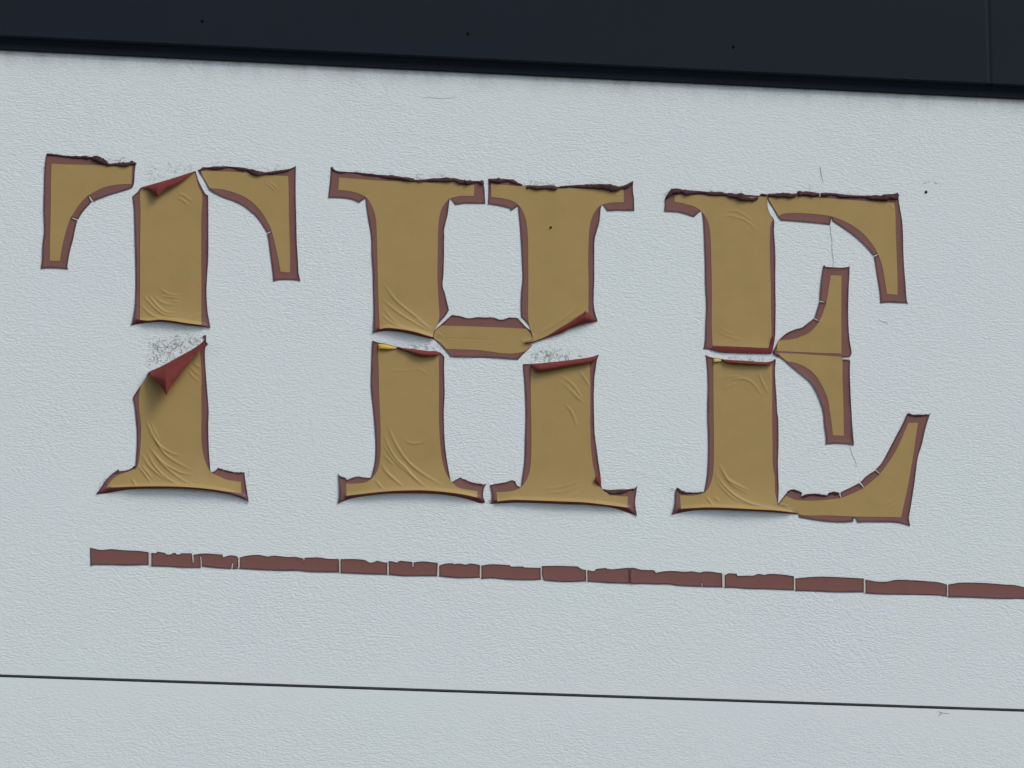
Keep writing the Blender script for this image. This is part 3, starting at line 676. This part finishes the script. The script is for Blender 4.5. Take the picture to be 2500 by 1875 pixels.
# ------------------------------------------------------------------ underline
US = thing('underline_stripe', 'long brown vinyl stripe, cracked into short lengths, underlining the letters', 'stripe', tuple(P(1300, 1400)))
STR = [
 'S1 85,115 200,138 300,130 420,140 580,148 692,160 693,292 600,295 450,298 300,292 200,292 130,292 90,302',
 'S1 722,168 770,172 785,155 860,168 880,185 915,188 950,170 975,170 982,185 1020,185 1030,172 1142,174 1152,275 1160,188 1250,176 1460,186 1465,215 1540,195 1612,205 1632,240 1620,332 1566,336 1569,275 1548,335 1400,325 1246,308 1232,205 1236,322 1050,320 900,312 722,308',
 'S1 1634,334 1644,245 1642,215 1720,197 1830,190 1950,205 1965,200 S2 0,125 110,128 172,145 178,165 184,135 350,132 400,142 540,148 545,285 350,285 200,278 110,268 0,270',
 'S2 560,148 740,150 820,162 850,180 880,185 940,165 1000,180 1045,185 1045,310 850,305 560,292',
 'S2 1060,170 1110,175 1140,185 1180,165 1305,178 1312,230 1318,182 1430,172 1500,180 1570,188 1560,325 1350,325 1200,325 1062,312',
 'S2 1585,215 1650,195 1720,190 1740,200 1800,195 1860,205 1900,195 2005,208 2005,342 1900,345 1780,345 1585,328',
 'S3 108,130 190,118 400,125 415,140 540,140 555,150 722,155 725,275 550,280 350,272 200,262 108,270',
 'S3 735,135 900,132 1110,140 1150,168 1195,175 1195,292 1050,300 900,297 765,283 743,250',
 'S3 1208,178 1280,190 1300,165 1400,155 1420,165 1560,160 1645,152 1645,315 1400,310 1208,295',
 'S3 1652,152 1700,155 1750,170 1900,178 1920,205 2000,190 2140,188 S4 298,110 380,105 470,117 510,107 692,125 697,270 490,265 484,225 480,265 250,255 140,240 0,240 S3 1820,320 1652,320',
 'S4 722,145 760,125 845,130 852,152 980,150 1010,152 1070,132 1140,142 1160,135 1300,138 1438,155 1438,300 1200,292 950,288 800,275 722,275',
 'S4 1455,178 1600,165 1700,160 1950,168 2165,180 2165,322 1900,322 1700,315 1455,308',
 'S5 500,155 650,178 740,175 820,158 980,160 1200,175 1300,185 1378,208 1380,335 1300,325 1100,320 900,318 650,312 500,302',
 'S5 1395,208 1500,190 1700,188 1850,195 2000,208 2100,212 2212,235 2600,255 2900,262 2900,410 2600,395 2212,362 2000,362 1700,350 1395,340',
]
for i, s in enumerate(STR):
    ol = smooth(T(s), True, 2.5, 30)
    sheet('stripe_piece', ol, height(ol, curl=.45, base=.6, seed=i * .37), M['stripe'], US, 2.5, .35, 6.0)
a = T('O 222,1348 700,1366 1150,1386 1500,1399 2000,1421 2650,1448')
b = T('O 2650,1464 2000,1443 1500,1423 1150,1407 700,1390 222,1374')
sheet('adhesive_layer', smooth(np.vstack([a, b]), True, 12.0), lambda p: np.full(len(p), .35), M['glue'], US, 12.0, .3)

for l, wd, h in (('S1 1150,182 1152,225 1153,272', 3.0, 1.1), ('S1 1233,208 1237,260 1241,322', 2.2, 1.1), ('S1 1568,277 1561,305 1556,333', 2.6, 1.1), ('S1 1634,215 1631,250 1626,330', 3.4, 1.1),
                 ('S2 178,135 178,163', 2.0, 1.1), ('S2 1312,180 1312,228', 2.6, 1.1), ('S4 484,227 483,264', 1.6, 1.1),
                 ('S1 707,165 707,304', 5.6, .5), ('S2 552,152 552,290', 2.8, .9), ('S2 1053,172 1053,312', 3.6, .7), ('S2 1574,205 1572,326', 4.6, .6), ('S2 2013,208 2013,345', 3.4, .7),
                 ('S3 731,140 731,272', 3.6, .8), ('S3 1202,178 1202,294', 2.8, .9), ('S4 708,130 708,272', 5.4, .5), ('S4 1447,160 1446,300', 3.8, .7), ('S5 490,145 490,300', 4.2, .7), ('S5 1387,200 1387,335', 2.8, .9)):
    ribbon('glue_line', l, (wd * .8, wd, wd * .9), M['glue'], US, h)
ribbon('red_split', 'S3 1648,160 1649,240 1649,312', (2.4, 2.0, 2.2), M['red'], US, 1.1)

# ------------------------------------------------------------------ sooty glue residue on the bared render
FV, FF = [], []
def flecks(poly, n, big=1.0, bias=None):
    pl = T(poly)
    lo, hi = pl.min(0), pl.max(0)
    k = 0
    n = int(n * .62)
    while k < n:
        p = lo + (hi - lo) * rng.random(2)
        if not inside(p[None], pl)[0]: continue
        k += 1
        dd = dist_line(p[None], pl, True)[0][0]
        if rng.random() > min(1.0, .25 + dd / 14): continue
        a = rng.normal(.2, 1.0)
        n_ = 8
        stp = big * rng.choice((.5, 1.1, 1.6, 2.4))
        turn = rng.normal(0, .35)
        q = p.copy(); line = []
        for _ in range(n_):
            line.append(q.copy())
            a += turn + rng.normal(0, .35)
            q = q + stp * np.array((math.cos(a), math.sin(a)))
        line = np.array(line)
        wd = big * rng.uniform(.22, .60)
        st = len(FV)
        h = rng.uniform(.2, .3)
        for i in range(n_):
            t = line[min(i + 1, n_ - 1)] - line[max(i - 1, 0)]
            t /= np.hypot(*t) + 1e-9
            ww = wd * (1 - .8 * abs(2 * i / (n_ - 1) - 1) ** 2) * rng.uniform(.5, 1.4)
            for sgn in (-1, 1):
                FV.append(P(line[i][0] - sgn * t[1] * ww, line[i][1] + sgn * t[0] * ww, h))
        FF.extend([(st + 2*i, st + 2*i + 1, st + 2*i + 3, st + 2*i + 2) for i in range(n_ - 1)])
flecks('A 1440,340 1700,280 2180,250 2180,360 1860,470 1480,570', 110, .8)
flecks('F 830,225 1300,205 1620,215 1600,300 1330,480 950,640 860,560', 300)
flecks('F 880,280 1500,230 1400,400 1000,540', 90, 1.5)
flecks('F 900,80 1300,90 1550,125 1200,125', 30, .8)
flecks('H4 740,960 1100,960 1420,1040 1400,1075 1200,1100 760,1140', 190)
flecks('H4 900,990 1300,1045 1260,1085 940,1050', 60, 1.6)
flecks('H3 400,850 700,860 1000,880 1200,900 1240,960 1180,985 850,945 600,910', 150, .9)
flecks('EM 480,930 1080,960 1120,1005 1000,1008 560,975', 130, .9)
flecks('A 820,185 900,195 1000,240 1150,250 1290,240 1330,215 1200,190 1000,200', 60)
flecks('C 520,310 680,270 860,285 1080,300 1300,350 1450,360 1700,320 1300,330 900,295', 60, .8)
flecks('H1 420,135 700,165 1000,190 1280,215 1860,205 1880,245 1550,240 1280,255 850,195 480,160', 190, .9)
flecks('H2 650,290 1000,285 1080,330 1300,320 1600,310 1950,335 1900,348 1600,328 1150,352 720,345', 150, .9)
flecks('E1 660,330 900,350 1200,385 1390,420 1200,410 850,380 700,368', 50, .9)
flecks('E2 540,135 800,145 1100,160 1400,190 1680,205 1400,203 1000,165', 70, .8)
flecks('A 150,200 165,240 150,420 120,420 130,250', 25, .7)
flecks('H1 120,120 150,120 145,300 115,250', 25, .7)
flecks('G 1765,690 1800,680 1810,700 1775,730', 14)
flecks('G 200,770 330,670 260,750 180,860 170,850', 40, .8)
flecks('F 640,1000 760,900 880,720 900,710 860,790 720,1000', 50, .8)
flecks('H6 1800,1320 1880,1300 1890,1345 1800,1350', 14)
flecks('EF 290,1085 430,1070 430,1110 300,1108', 14)
flecks('EF 60,1060 160,1070 150,1180 110,1150', 22, .8)
flecks('E1 80,400 190,350 130,450 100,480', 22, .8)
flecks('O 0,125 400,146 700,160 680,168 300,150 0,134', 90, .8)
flecks('O 900,172 1700,208 2480,244 2480,262 1700,225 900,186', 60, .7)
o = link('glue_residue', FV, FF, M['soot'], None, False)
o['kind'] = 'stuff'
o['label'] = 'sooty flecks of old glue on the bare render around the letters'
o['category'] = 'residue'
